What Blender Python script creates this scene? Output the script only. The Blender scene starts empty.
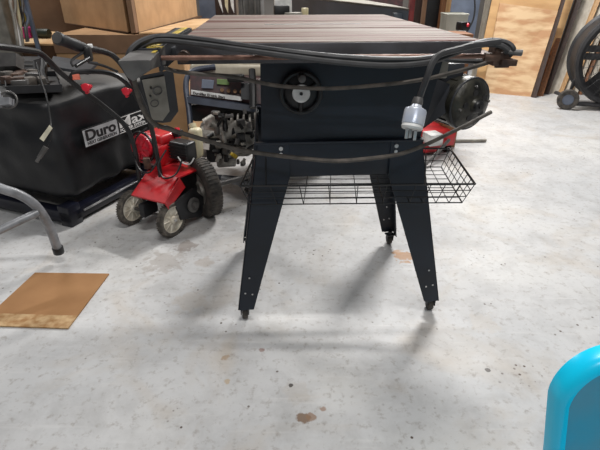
import bpy, bmesh, math, random
from mathutils import Vector, Matrix, noise
random.seed(7)
C = bpy.context.scene.collection
PI = math.pi
# ------------------------------------------------------------------ camera geometry
H, PITCH, F = 0.97, math.radians(28.3), 450.0
CP, SP = math.cos(PITCH), math.sin(PITCH)
def P(px, py, t):
    u = (px-300)/F; v = (py-225)/F
    return Vector((u*t, (CP-v*SP)*t, H+(-SP-v*CP)*t))
def onz(px, py, z=0.0):
    v = (py-225)/F
    return P(px, py, (H-z)/(SP+v*CP))
def onY(px, py, Y):
    v = (py-225)/F
    return P(px, py, Y/(CP-v*SP))
def V(*a): return Vector(a)

# ------------------------------------------------------------------ materials
def lin(c):
    return tuple(((x/255)/12.92 if x/255 <= .04045 else ((x/255+.055)/1.055)**2.4) for x in c)+(1,)
def mat(name, c, rough=.5, metal=0, c2=None, scale=20, bump=0, bscale=None, detail=6, stretch=None, alpha=1, lo=.35, hi=.65, coat=0, spec=.5):
    m = bpy.data.materials.new(name); m.use_nodes = True
    nt = m.node_tree; b = nt.nodes['Principled BSDF']
    b.inputs['Base Color'].default_value = lin(c)
    b.inputs['Roughness'].default_value = rough; b.inputs['Metallic'].default_value = metal
    b.inputs['Coat Weight'].default_value = coat
    b.inputs['Specular IOR Level'].default_value = spec
    tc = nt.nodes.new('ShaderNodeTexCoord'); mp = nt.nodes.new('ShaderNodeMapping')
    nt.links.new(tc.outputs['Object'], mp.inputs['Vector'])
    if stretch: mp.inputs['Scale'].default_value = stretch
    if c2 is None: c2 = tuple(x*.82 for x in c)
    n = nt.nodes.new('ShaderNodeTexNoise'); n.inputs['Scale'].default_value = scale; n.inputs['Detail'].default_value = detail
    r = nt.nodes.new('ShaderNodeValToRGB')
    r.color_ramp.elements[0].position = lo; r.color_ramp.elements[1].position = hi
    r.color_ramp.elements[0].color = lin(c2); r.color_ramp.elements[1].color = lin(c)
    nt.links.new(mp.outputs[0], n.inputs['Vector']); nt.links.new(n.outputs['Fac'], r.inputs[0])
    nt.links.new(r.outputs[0], b.inputs['Base Color'])
    if bump:
        n2 = nt.nodes.new('ShaderNodeTexNoise'); n2.inputs['Scale'].default_value = bscale or scale*2
        n2.inputs['Detail'].default_value = 5
        nt.links.new(mp.outputs[0], n2.inputs['Vector'])
        bp = nt.nodes.new('ShaderNodeBump'); bp.inputs['Strength'].default_value = bump; bp.inputs['Distance'].default_value = .01
        nt.links.new(n2.outputs['Fac'], bp.inputs['Height']); nt.links.new(bp.outputs[0], b.inputs['Normal'])
    return m
M = {}
M['navy'] = mat('dark_navy_paint', (21,30,43), .45, 0, (16,23,33), 9, .05)
M['charcoal'] = mat('charcoal_paint', (44,46,51), .5, 0, (32,34,38), 14, .08)
M['black'] = mat('black_metal', (26,26,28), .42, 0, (17,17,18), 30)
M['blackplastic'] = mat('black_plastic', (34,35,38), .5, 0, (22,22,25), 25)
M['rubber'] = mat('rubber', (52,50,48), .8, 0, (84,78,72), 35, .2)
M['cord'] = mat('cord_rubber', (50,50,52), .5, 0, (36,36,37), 30)
M['dustycord'] = mat('dusty_cord', (92,85,78), .7, 0, (60,56,52), 40)
M['iron'] = mat('worn_cast_iron', (122,112,103), .68, .1, (92,56,46), 6, .1, 40, 8, (.35,9,9), lo=.42, hi=.56)
M['irondark'] = mat('cast_iron_edge', (70,70,74), .6, .2, (52,50,52), 12, .1)
M['rust'] = mat('rusty_rod', (128,96,82), .5, .4, (84,56,46), 30, .15)
M['rustbracket'] = mat('rusty_bracket', (96,74,62), .6, .4, (62,48,42), 40, .2)
M['grey'] = mat('grey_steel', (104,102,100), .45, .3, (80,78,77), 20, .05)
M['panelgrey'] = mat('grey_face_plate', (150,146,136), .5, .1, (118,114,106), 18)
M['steel'] = mat('bright_steel', (190,190,192), .3, .8, (150,150,152), 20)
M['zinc'] = mat('zinc', (200,200,200), .35, .6)
M['alu'] = mat('cast_aluminium', (190,186,178), .5, .3, (110,106,100), 25, .3, 60)
M['tubegrey'] = mat('grey_powder_tube', (150,152,156), .4, .2, (120,121,124), 25)
M['yellow'] = mat('yellow_tape', (206,178,52), .6, 0, (160,140,80), 30)
M['red'] = mat('red_paint', (196,28,36), .4, 0, (150,20,28), 12, .03, coat=.2)
M['redbright'] = mat('red_plastic', (225,40,60), .4)
M['orange'] = mat('orange_plastic', (240,130,105), .5)
M['cream'] = mat('cream_plastic', (214,206,176), .45, 0, (190,178,140), 10)
M['white'] = mat('white_plastic', (232,232,230), .45)
M['silverplug'] = mat('pale_plug_shell', (204,206,210), .3, .3, (176,184,200), 30)
M['card'] = mat('cardboard', (188,150,110), .85, 0, (168,132,94), 8, .05)
M['cardbrown'] = mat('brown_cardboard', (142,110,84), .85, 0, (120,92,70), 6, .05)
M['cardlight'] = mat('pale_cardboard', (214,182,140), .85, 0, (190,152,108), 8)
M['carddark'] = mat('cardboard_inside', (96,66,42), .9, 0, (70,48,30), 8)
M['cardfloor'] = mat('stained_cardboard', (164,122,80), .85, 0, (138,98,60), 3, .05, 60)
M['cardfoot'] = mat('scuffed_cardboard_edge', (188,158,118), .85, 0, (150,112,70), 40)
M['ply'] = mat('plywood', (222,190,148), .6, 0, (190,144,102), 5, .05, 30, 10, (1,1,3.5), lo=.38, hi=.6)
M['ply2'] = mat('pale_plywood', (214,174,120), .6, 0, (190,146,96), 3, .03, 30, 6, (1,1,4))
M['pine'] = mat('pine_board', (206,168,120), .6, 0, (182,138,92), 20, .03, 40, 6, (6,6,.4))
M['palewood'] = mat('white_board', (206,198,184), .6, 0, (182,172,156), 8, 0, 10, 4, (5,5,.5))
M['brownwood'] = mat('brown_board', (140,92,54), .6, 0, (108,68,40), 20, 0, 10, 6, (5,5,.5))
M['darkwood'] = mat('dark_board', (64,46,38), .65, 0, (44,32,28), 20, 0, 10, 6, (5,5,.5))
M['concretewall'] = mat('wall_paint', (120,116,112), .8, 0, (96,92,88), 2)
M['fanblack'] = mat('dusty_black_drum', (52,52,54), .55, .1, (36,36,38), 12)
M['cyan'] = mat('turquoise_plastic', (0,212,250), .28, 0, (0,200,242), 4, coat=.3)
M['cyaninner'] = mat('greyish_turquoise', (70,150,176), .3, 0, (116,138,150), 9, coat=.3)  # backrest panel: turquoise mottled with grey-blue, duller than the rim
M['slate'] = mat('slate_paint', (58,66,76), .5, 0, (46,52,60), 6)
M['redpost'] = mat('dark_red_paint', (130,46,44), .5, 0, (100,34,34), 20)
M['curtain'] = mat('grey_corrugated', (140,138,136), .5, .3, (112,110,108), 12)
M['bucket'] = mat('pale_grey_plastic', (190,190,178), .5, 0, (168,168,156), 8)
M['bluegrey'] = mat('blue_grey_panel', (112,122,140), .5, 0, (92,100,116), 8)
M['pink'] = mat('magenta_label', (206,50,140), .5)
M['green'] = mat('green_label', (110,140,70), .5)
M['darkgreen'] = mat('dark_green', (44,54,44), .5)
M['maroon'] = mat('maroon_panel', (84,52,54), .5, 0, (52,44,46), 30)
M['silverlabel'] = mat('silver_label', (176,178,180), .45, .1)
M['blacklabel'] = mat('black_label', (20,20,22), .6)
M['tagpaper'] = mat('paper_tag', (236,230,205), .7)
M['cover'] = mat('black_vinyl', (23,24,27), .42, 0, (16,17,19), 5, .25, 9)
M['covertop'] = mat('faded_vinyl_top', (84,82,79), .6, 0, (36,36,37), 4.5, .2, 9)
M['treadgrey'] = mat('dusty_tyre', (104,98,90), .85, 0, (62,58,54), 45, .4, 80)
M['hub'] = mat('dusty_hub', (226,220,206), .45, 0, (170,160,142), 25)
M['brass'] = mat('yellow_fitting', (214,180,40), .4)
M['motorblack'] = mat('oily_black_motor', (62,60,52), .35, .3, (24,24,22), 26, .2, 60)

def floor_material():
    m = bpy.data.materials.new('painted_concrete'); m.use_nodes = True
    nt = m.node_tree; N = nt.nodes; L = nt.links; b = N['Principled BSDF']
    g = N.new('ShaderNodeNewGeometry')
    def nz(scale, det=6, rough=.55, dist=0):
        n = N.new('ShaderNodeTexNoise'); n.inputs['Scale'].default_value = scale; n.inputs['Detail'].default_value = det
        n.inputs['Roughness'].default_value = rough; n.inputs['Distortion'].default_value = dist
        L.new(g.outputs['Position'], n.inputs['Vector']); return n
    def ramp(src, stops):
        r = N.new('ShaderNodeValToRGB'); e = r.color_ramp.elements
        while len(e) < len(stops): e.new(.5)
        for k, (p, c) in enumerate(stops): e[k].position = p; e[k].color = c
        L.new(src, r.inputs[0]); return r
    def mix(fac, a, bcol, mode='MIX'):
        x = N.new('ShaderNodeMix'); x.data_type = 'RGBA'; x.blend_type = mode
        if isinstance(fac, (int, float)): x.inputs[0].default_value = fac
        else: L.new(fac, x.inputs[0])
        for i, s in ((6, a), (7, bcol)):
            if isinstance(s, tuple): x.inputs[i].default_value = s
            else: L.new(s, x.inputs[i])
        return x.outputs[2]
    W = (1,1,1,1); K = (0,0,0,1)
    base = ramp(nz(1.6, 5).outputs['Fac'], [(.3, lin((188,189,190))), (.5, lin((197,197,197))), (.72, lin((206,205,202)))]).outputs[0]
    mott = ramp(nz(7, 9, .68, .3).outputs['Fac'], [(.3, lin((222,221,220))), (.55, W), (.75, W)]).outputs[0]
    col = mix(.8, base, mott, 'MULTIPLY')
    warm = ramp(nz(3.1, 7, .6, 1.0).outputs['Fac'], [(.52, K), (.72, W)]).outputs[0]
    col = mix(N_mul(nt, warm, .42), col, lin((178,162,140)))
    fine = ramp(nz(42, 6, .7).outputs['Fac'], [(.54, K), (.72, (.75,.75,.75,1))]).outputs[0]
    col = mix(fine, col, lin((140,132,124)))
    # dark specks
    vo = N.new('ShaderNodeTexVoronoi'); vo.inputs['Scale'].default_value = 34; L.new(g.outputs['Position'], vo.inputs['Vector'])
    sp = ramp(vo.outputs['Distance'], [(0, W), (.10, W), (.15, K), (1, K)]).outputs[0]
    gate = ramp(nz(5).outputs['Fac'], [(.55, K), (.62, W)]).outputs[0]
    spg = mix(1.0, sp, gate, 'MULTIPLY')
    col = mix(spg, col, lin((84,70,62)))
    # scratches
    mp = N.new('ShaderNodeMapping'); mp.inputs['Rotation'].default_value = (0,0,.9); mp.inputs['Scale'].default_value = (1.2,16,1)
    L.new(g.outputs['Position'], mp.inputs['Vector'])
    sn = N.new('ShaderNodeTexNoise'); sn.inputs['Scale'].default_value = 3; sn.inputs['Detail'].default_value = 4; L.new(mp.outputs[0], sn.inputs['Vector'])
    sc = ramp(sn.outputs['Fac'], [(.60, K), (.78, (.3,.3,.3,1))]).outputs[0]
    col = mix(sc, col, lin((226,224,222)))
    # stains with a shape of their own (position, radius, colour)
    wn = nz(26, 5, .6)
    stains = [((403,257),.040,(168,122,76),.85),((398,252),.022,(172,128,84),.75),((302,419),.018,(122,98,78),.9),((312,417),.013,(140,112,90),.8),
              ((322,409),.010,(140,106,80),.7),((225,357),.016,(150,120,84),.6),((227,381),.010,(176,150,110),.6),
              ((292,301),.05,(170,160,150),.0),((165,262),.08,(128,110,92),.32),((185,247),.045,(112,92,76),.5),((205,262),.035,(150,126,100),.3),
              ((296,391),.035,(176,168,158),.3),((483,322),.05,(190,178,162),.25),((190,300),.06,(182,172,160),.4),((232,225),.06,(120,118,116),.25),
              ((291,385),.006,(60,54,50),.9),((262,350),.008,(130,84,70),.6),((488,370),.007,(70,64,60),.8)]
    for (px, py), r, c, op in stains:
        if op <= 0: continue
        c3 = onz(px, py)
        vs = N.new('ShaderNodeVectorMath'); vs.operation = 'SUBTRACT'
        L.new(g.outputs['Position'], vs.inputs[0]); vs.inputs[1].default_value = c3
        ln = N.new('ShaderNodeVectorMath'); ln.operation = 'LENGTH'; L.new(vs.outputs[0], ln.inputs[0])
        a = N.new('ShaderNodeMath'); a.operation = 'MULTIPLY_ADD'; L.new(wn.outputs['Fac'], a.inputs[0]); a.inputs[1].default_value = -r*3.2; a.inputs[2].default_value = r*1.6
        s = N.new('ShaderNodeMath'); s.operation = 'ADD'; L.new(ln.outputs['Value'], s.inputs[0]); L.new(a.outputs[0], s.inputs[1])
        mr = N.new('ShaderNodeMapRange'); L.new(s.outputs[0], mr.inputs[0])
        mr.inputs[1].default_value = r*1.05; mr.inputs[2].default_value = r*.75; mr.inputs[3].default_value = 0; mr.inputs[4].default_value = op
        col = mix(mr.outputs[0], col, lin(c))
    L.new(col, b.inputs['Base Color'])
    rr = N.new('ShaderNodeMapRange'); L.new(nz(6).outputs['Fac'], rr.inputs[0]); rr.inputs[3].default_value = .35; rr.inputs[4].default_value = .62
    L.new(rr.outputs[0], b.inputs['Roughness']); b.inputs['Specular IOR Level'].default_value = .35
    bp = N.new('ShaderNodeBump'); bp.inputs['Strength'].default_value = .12; bp.inputs['Distance'].default_value = .004
    L.new(nz(30, 6).outputs['Fac'], bp.inputs['Height']); L.new(bp.outputs[0], b.inputs['Normal'])
    return m
def N_mul(nt, src, k):
    x = nt.nodes.new('ShaderNodeMath'); x.operation = 'MULTIPLY'; nt.links.new(src, x.inputs[0]); x.inputs[1].default_value = k
    return x.outputs[0]

# ------------------------------------------------------------------ mesh builder
def frame_mat(o, x, y, z):
    m = Matrix((x, y, z)).transposed().to_4x4(); m.translation = o; return m
class MB:
    def __init__(s): s.bm = bmesh.new()
    def merge(s, b2, mx=None):
        if mx is not None: bmesh.ops.transform(b2, matrix=mx, verts=b2.verts)
        me = bpy.data.meshes.new('tmp'); b2.to_mesh(me); b2.free(); s.bm.from_mesh(me); bpy.data.meshes.remove(me); return s
    def box(s, c, size, rz=0, bev=0, mx=None, seg=2):
        b = bmesh.new(); bmesh.ops.create_cube(b, size=1)
        bmesh.ops.scale(b, vec=size, verts=b.verts)
        if bev: bmesh.ops.bevel(b, geom=b.edges[:], offset=min(bev, min(size)*.45), segments=seg, affect='EDGES', profile=.5)
        T = Matrix.Translation(c) @ Matrix.Rotation(rz, 4, 'Z')
        if mx is not None: T = mx @ T
        return s.merge(b, T)
    def cyl(s, a, b_, r1, r2=None, seg=20, cap=True, bev=0):
        a = Vector(a); b_ = Vector(b_); r2 = r1 if r2 is None else r2
        d = b_-a; L = d.length
        b = bmesh.new(); bmesh.ops.create_cone(b, cap_ends=cap, segments=seg, radius1=r1, radius2=r2, depth=L)
        if bev:
            es = [e for e in b.edges if len(e.link_faces) == 2 and any(len(f.verts) > 4 for f in e.link_faces)]
            bmesh.ops.bevel(b, geom=es, offset=bev, segments=2, affect='EDGES', profile=.5)
        q = d.to_track_quat('Z', 'Y').to_matrix().to_4x4()
        return s.merge(b, Matrix.Translation((a+b_)/2) @ q)
    def torus(s, c, axis, R, r, seg=32, rs=8, arc=None):
        ax = Vector(axis).normalized(); u = ax.orthogonal().normalized(); w = ax.cross(u)
        pts = [Vector(c)+(u*math.cos(k*2*PI/seg)+w*math.sin(k*2*PI/seg))*R for k in range(seg)]
        return s.tube(pts, r, rs, closed=True)
    def tube(s, pts, r, n=8, closed=False, smooth=0):
        pts = [Vector(p) for p in pts]
        if smooth: pts = catmull(pts, smooth)
        b = s.bm; N = len(pts); rings = []; up = None
        rad = r if callable(r) else (lambda k: r)
        for i, p in enumerate(pts):
            if closed: d = (pts[(i+1) % N]-pts[i-1])
            else: d = (pts[min(i+1, N-1)]-pts[max(i-1, 0)])
            if d.length < 1e-9: d = Vector((0,0,1))
            d.normalize()
            if up is None: up = d.orthogonal().normalized()
            up = (up-d*up.dot(d))
            if up.length < 1e-6: up = d.orthogonal()
            up.normalize()
            w = d.cross(up); rr = rad(i/(N-1) if N > 1 else 0)
            rings.append([b.verts.new(p+(up*math.cos(2*PI*k/n)+w*math.sin(2*PI*k/n))*rr) for k in range(n)])
        m = N if closed else N-1
        for i in range(m):
            A = rings[i]; B = rings[(i+1) % N]; off = 0
            if closed and i == N-1:
                off = min(range(n), key=lambda o: (A[0].co-B[o].co).length)
            for k in range(n):
                b.faces.new((A[k], A[(k+1) % n], B[(k+1+off) % n], B[(k+off) % n]))
        if not closed:
            b.faces.new(rings[0][::-1]); b.faces.new(rings[-1])
        return s
    def slab(s, pts, th, d=None):
        """polygon given by 3D points, pushed th along -normal (or d)"""
        pts = [Vector(p) for p in pts]
        if d is None:
            n = (pts[1]-pts[0]).cross(pts[2]-pts[0]).normalized()
            if n.dot(pts[0]-Vector((0,0,H))) < 0: n = -n
            d = n
        d = Vector(d).normalized()*th
        b = s.bm
        A = [b.verts.new(p) for p in pts]; B = [b.verts.new(p+d) for p in pts]
        n = len(pts)
        b.faces.new(A); b.faces.new(B[::-1])
        for k in range(n): b.faces.new((A[k], B[k], B[(k+1) % n], A[(k+1) % n]))
        return s
    def lathe(s, prof, c, axis, seg=32):
        ax = Vector(axis).normalized(); u = ax.orthogonal().normalized(); w = ax.cross(u); c = Vector(c); b = s.bm
        rings = []
        for (r, h) in prof:
            rings.append([b.verts.new(c+ax*h+(u*math.cos(2*PI*k/seg)+w*math.sin(2*PI*k/seg))*max(r,1e-4)) for k in range(seg)])
        for i in range(len(rings)-1):
            for k in range(seg):
                b.faces.new((rings[i][k], rings[i][(k+1) % seg], rings[i+1][(k+1) % seg], rings[i+1][k]))
        return s
    def build(s, name, m, parent=None, smooth=35):
        b = s.bm; bmesh.ops.remove_doubles(b, verts=b.verts, dist=1e-6)
        bmesh.ops.recalc_face_normals(b, faces=b.faces)
        for f in b.faces: f.smooth = True
        for e in b.edges:
            if len(e.link_faces) == 2:
                if e.calc_face_angle(0) > math.radians(smooth): e.smooth = False
            else: e.smooth = False
        me = bpy.data.meshes.new(name); b.to_mesh(me); b.free()
        me.materials.append(M[m] if isinstance(m, str) else m)
        o = bpy.data.objects.new(name, me); C.objects.link(o)
        if parent is not None:
            o.parent = parent
            inv = root_matrix(parent).inverted(); o.matrix_parent_inverse = inv
        return o
def root_matrix(o):
    m = o.matrix_basis.copy()
    if o.parent: m = root_matrix(o.parent) @ o.matrix_parent_inverse @ m
    return m
def catmull(p, k):
    out = []
    for i in range(len(p)-1):
        a = p[max(i-1,0)]; b = p[i]; c = p[i+1]; d = p[min(i+2,len(p)-1)]
        for j in range(k):
            t = j/k
            out.append(.5*((2*b)+(c-a)*t+(2*a-5*b+4*c-d)*t*t+(3*b-a-3*c+d)*t**3))
    out.append(p[-1]); return out
def tag(o, label, cat, group=None, kind=None):
    if label: o['label'] = label
    if cat: o['category'] = cat
    if group: o['group'] = group
    if kind: o['kind'] = kind
    return o
def thing(name, label, cat, loc=(0,0,0), group=None):
    o = bpy.data.objects.new(name, None); C.objects.link(o); o.location = loc; o.empty_display_size = .05
    return tag(o, label, cat, group)
def text(name, body, size, org, xd, yd, m, parent, lift=.0012, xs=1, bold=0, align='LEFT', fit=None):
    cu = bpy.data.curves.new(name, 'FONT'); cu.body = body; cu.size = size; cu.extrude = .0004; cu.offset = bold; cu.align_x = align
    ob = bpy.data.objects.new(name+'_src', cu); C.objects.link(ob)
    dg = bpy.context.evaluated_depsgraph_get(); me = bpy.data.meshes.new_from_object(ob.evaluated_get(dg))
    bpy.data.objects.remove(ob)
    if fit: x_ = [v.co.x for v in me.vertices]; me.transform(Matrix.Translation((-min(x_),0,0))); xs = fit/(max(x_)-min(x_))
    xd = Vector(xd).normalized(); yd = Vector(yd).normalized(); zd = xd.cross(yd)
    me.transform(frame_mat(Vector(org)+zd*lift, xd, yd, zd) @ Matrix.Diagonal((xs,1,1,1)))
    me.materials.clear(); me.materials.append(M[m])
    o = bpy.data.objects.new(name, me); C.objects.link(o)
    o.parent = parent; o.matrix_parent_inverse = root_matrix(parent).inverted()
    return o
def structure(o): o['kind'] = 'structure'; return o

# ------------------------------------------------------------------ setting
fl = structure(MB().box((0,1.5,-.05), (9,9.2,.1)).build('floor', floor_material()))
wb = structure(MB().box((0,6.15,1.5), (9,.1,3.0)).build('wall_back', 'concretewall'))

# ------------------------------------------------------------------ table saw
O = V(.10, 1.395, 0); YAW = math.radians(4.3)
RS = Matrix.Translation(O) @ Matrix.Rotation(YAW, 4, 'Z')
def S(x, y, z): return RS @ V(x, y, z)
def sbox(mb, x0, x1, y0, y1, z0, z1, bev=.002):
    return mb.box(((x0+x1)/2, (y0+y1)/2, (z0+z1)/2), (x1-x0, y1-y0, z1-z0), bev=bev, mx=RS)
saw = thing('table_saw', 'dark navy contractor table saw on splayed sheet steel legs with rusty iron top', 'table saw', O)
ZT = .86; TX0, TX1, TY0, TY1 = -.388, .272, -.362, .545
def top_part(name, y0, y1, slots, m='iron'):
    mb = MB(); ys = [y0]
    for a, b in slots: ys += [a, b]
    ys.append(y1)
    for k in range(0, len(ys), 2): sbox(mb, TX0, TX1, ys[k], ys[k+1], ZT-.014, ZT, .0012)
    sbox(mb, TX0, TX1, y0, y1, ZT-.026, ZT-.0141, 0)
    return mb.build(name, m, saw)
top_part('table_top', -.155, .335, [(-.05,-.031),(.200,.219)])
top_part('extension_wing', TY0, -.158, [(-.318,-.313),(-.262,-.257),(-.21,-.205)])
top_part('extension_wing', .338, TY1, [(.39,.395),(.44,.445),(.49,.495)])
mb = MB(); sbox(mb, TX0+.19, TX0+.48, .085, .097, ZT-.013, ZT+.0008, 0); mb.build('throat_plate', 'steel', saw)
mb = MB(); sbox(mb, TX0, TX1, TY0-.004, TY0+.012, ZT-.043, ZT-.002, .002)
sbox(mb, TX1-.012, TX1+.001, TY0, TY1, ZT-.043, ZT-.002, .002); sbox(mb, TX0, TX0+.012, TY0, TY1, ZT-.043, ZT-.002, .002)
mb.build('table_skirt', 'irondark', saw)
# cabinet (slightly tapering body)
BX, BY, ZB = .232, .19, .585
def frustum(mb, x0, x1, y0, y1, z0, X0, X1, Y0, Y1, z1):
    b = mb.bm
    lo = [b.verts.new(S(*p)) for p in ((x0,y0,z0),(x1,y0,z0),(x1,y1,z0),(x0,y1,z0))]
    hi = [b.verts.new(S(*p)) for p in ((X0,Y0,z1),(X1,Y0,z1),(X1,Y1,z1),(X0,Y1,z1))]
    b.faces.new(lo[::-1]); b.faces.new(hi)
    for k in range(4): b.faces.new((lo[k], lo[(k+1) % 4], hi[(k+1) % 4], hi[k]))
mb = MB(); frustum(mb, -BX+.012, BX-.01, -BY, BY, ZB, -BX+.018, BX+.03, -BY, BY, ZT-.026)
mb.build('cabinet', 'navy', saw)
mb = MB(); sbox(mb, BX-.012, BX+.05, -BY+.10, BY-.03, .70, .80, .004); mb.build('motor_mount', 'charcoal', saw)
# stand skirt
ZS0 = .487
mb = MB()
sbox(mb, -BX-.004, BX-.006, -BY-.012, -BY-.006, ZS0, ZB+.004, .001)
sbox(mb, -BX-.004, BX-.006, BY+.006, BY+.012, ZS0, ZB+.004, .001)
sbox(mb, -BX-.008, -BX-.003, -BY-.01, BY+.01, ZS0, ZB+.004, .001)
sbox(mb, BX-.008, BX-.003, -BY-.01, BY+.01, ZS0, ZB+.004, .001)
sbox(mb, -BX-.006, BX-.004, -BY-.016, -BY-.002, ZB-.002, ZB+.004, .001)
mb.build('stand_skirt', 'navy', saw)
def leg(sx, sy):
    zt, zb = ZB-.002, .05
    tx, ty = sx*(BX-.003)-.004, sy*(BY+.014); bx, by = (-.316 if sx < 0 else (.340 if sy < 0 else .312)), sy*.237
    wt, wbm = .088, .05
    mb = MB(); th = .0035
    A = [S(tx,ty,zt), S(tx-sx*wt,ty,zt), S(tx-sx*wt, ty+(by-ty)*.18, zt-(zt-zb)*.18), S(bx-sx*wbm,by,zb), S(bx,by,zb)]
    mb.slab(A, th, RS.to_3x3() @ V(0,-sy,0))
    B = [S(tx,ty,zt), S(tx,ty-sy*wt,zt), S(bx,by-sy*wbm,zb), S(bx,by,zb)]
    mb.slab(B, th, RS.to_3x3() @ V(-sx,0,0))
    lg = mb.build('leg', 'navy', saw)
    # added bright discs standing in for see-through holes in the lower leg
    for f, zz in ((.4,.17),(.3,.115),(.72,.11)):
        k = (zz-zb)/(zt-zb); cx = bx+(tx-bx)*k; cy = by+(ty-by)*k
        w = wbm+(wt-wbm)*k
        q0 = cy+sy*.0042 if sy < 0 else cy-.0055
        MB().cyl(S(cx-sx*w*f, q0, zz), S(cx-sx*w*f, q0+(sy*.001 if sy < 0 else .002), zz), .0028, seg=10).build('bolt_or_hole_disc', 'zinc', lg)
    # caster
    cx, cy = bx-sx*.02, by-sy*.02
    fk = MB(); fk.box((cx, cy, .047), (.034,.03,.006), rz=.3, bev=.001, mx=RS)
    fk.box((cx-.012, cy, .034), (.003,.024,.026), bev=.001, mx=RS); fk.box((cx+.012, cy, .034), (.003,.024,.026), bev=.001, mx=RS)
    fk.cyl(S(cx,cy,.048), S(cx,cy,.06), .009)
    ca = fk.build('caster', 'charcoal', lg)
    wh = MB(); wh.cyl(S(cx-.009,cy+.004,.019), S(cx+.009,cy+.004,.019), .019, seg=20, bev=.003); wh.build('caster_wheel', 'rubber', lg)
for sx, sy in ((-1,-1),(1,-1),(1,1),(-1,1)): leg(sx, sy)
# bolts on the stand
for xx in (-.168, .152):
    mb = MB(); c = S(xx, -BY-.012, .572)
    d = RS.to_3x3() @ V(0,-1,0)
    mb.cyl(c, c+d*.006, .006, seg=6); mb.cyl(c, c+d*.0015, .008, seg=16); mb.cyl(S(xx,-BY-.012,.556), S(xx,-BY-.017,.556), .005, seg=6); mb.build('bolt_or_hole_disc', 'zinc', saw)
# handwheel
hd = RS.to_3x3() @ V(0,-1,0)
def on_face(px, py, yl):
    # intersection of a view ray with the saw plane local y = yl
    a = P(px, py, 1.0)-V(0,0,H); n = RS.to_3x3() @ V(0,1,0); p0 = S(0, yl, 0)
    t = n.dot(p0-V(0,0,H))/n.dot(a); return V(0,0,H)+a*t
hc = on_face(301, 93, -BY-.02)
mb = MB(); mb.torus(hc, hd, .050, .006, 40, 10)
for k in range(3):
    a = k*2*PI/3+.5; u = RS.to_3x3() @ V(math.cos(a),0,math.sin(a)); mb.cyl(hc+u*.018, hc+u*.048, .005, seg=8)
mb.cyl(hc-hd*.02, hc+hd*.004, .016)
mb.lathe([(.0,-.004),(.044,-.004),(.047,.0),(.044,.002),(0,.002)], hc-hd*.006, hd, 40)
hw = mb.build('handwheel', 'black', saw)
mb = MB(); mb.lathe([(0.0045,.0),(.0045,.006),(.022,.006),(.023,.004),(.023,0),(.0045,0)], hc+hd*.004, hd, 32); mb.build('hub_plate', 'white', hw)
mb = MB(); mb.cyl(hc, hc+hd*.012, .004, seg=12); mb.build('hub_bolt', 'black', hw)
kc = on_face(301.5, 77.5, -BY-.026)
mb = MB(); mb.cyl(kc-hd*.006, kc+hd*.022, .0105, .0095, bev=.002); mb.build('crank_knob', 'grey', hw)
# front rail (left side) with tape
RX = -.428
mb = MB(); sbox(mb, RX-.024, RX+.022, -.44, .02, ZT-.006, ZT-.002, .001); sbox(mb, RX+.016, RX+.022, -.44, .02, ZT-.045, ZT-.002, .001)
sbox(mb, RX-.024, RX-.018, -.44, .02, ZT-.045, ZT-.002, .001)
rail = mb.build('front_rail', 'charcoal', saw)
mb = MB(); sbox(mb, RX-.004, RX+.012, -.43, .015, ZT-.0022, ZT-.0008, 0); mb.build('measuring_tape', 'yellow', rail)
mb = MB()
for k in range(23):
    y = -.425+k*.019
    sbox(mb, RX-.003, RX+(.008 if k % 5 else .013), y, y+.0012, ZT-.0008, ZT-.0004, 0)
mb.build('tape_marks', 'black', rail)
mb = MB()
mb = MB(); sbox(mb, RX+.02, TX0+.003, -.32, -.28, ZT-.04, ZT-.015, .001); mb.build('rail_spacer', 'charcoal', saw)
# rail head block
T4 = [P(118,61,.80), P(149,60,.83), P(165,46,.90), P(136,48,.88)]
mb = MB(); mb.slab(T4, .006, V(0,0,-1))
hdk = mb.build('rail_clamp_head', 'grey', saw)
mb = MB(); mb.slab([P(118,61.5,.80), P(150,60.5,.83), P(150,70,.835), P(133,81,.83), P(127,77,.815)], .006, V(.3,1,0))
mb.slab([P(150,60.5,.83), P(165,46.5,.90), P(166,64,.91), P(150,70,.835)], .006, V(-1,.3,0))
mb.build('head_flange', 'grey', hdk)
mb = MB(); mb.slab([p+V(0,0,.0015) for p in (P(145,54,.86), P(155,53,.86), P(164,46.5,.895), P(154,46.8,.89))], .0014, V(0,0,-1)); mb.build('tape_end', 'yellow', hdk)
mb = MB(); mb.cyl(S(-.37,-.39,.835), S(-.37,-.37,.835), .012); mb.cyl(S(-.37,-.37,.835), S(-.37,-.34,.835), .007); mb.build('clamp_knob', 'rustbracket', saw)
# switch box hanging under the rail
def quadbox(pts_front, d, th): return MB().slab(pts_front, th, d)
f = [P(139,76,1.0), P(165,71,1.02), P(171,112,1.10), P(163,123,1.12), P(151,122,1.12)]
sb = quadbox(f, V(.75,.65,-.05), .02).build('switch_box', 'charcoal', saw)
ctr = sum(f, Vector())/len(f); nrm = V(-.75,-.65,.05).normalized()
f2 = [ctr+(p-ctr)*.86 for p in f]
n_ = (f[1]-f[0]).cross(f[2]-f[0]).normalized(); n_ = -n_ if n_.dot(ctr-V(0,0,H)) > 0 else n_
MB().slab([p+n_*.003 for p in f2], .0028, -n_).build('face_plate', 'panelgrey', sb)
for (a, b, r) in ((157,90,.010),(158,110,.009)):
    c = P(a,b,1.045)+n_*.0
    # project on to the plate plane
    k = n_.dot(f2[0]+n_*.003-c); c = c+n_*k
    MB().torus(c, n_, r, .0012, 20, 6).build('switch_ring', 'grey', sb)
for a, b in ((149,84),(151,97)):
    c = P(a,b,1.04); k = n_.dot(f2[0]+n_*.003-c); c = c+n_*k
    MB().cyl(c-n_*.001, c+n_*.003, .0025, seg=10).build('screw', 'black', sb)
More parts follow.
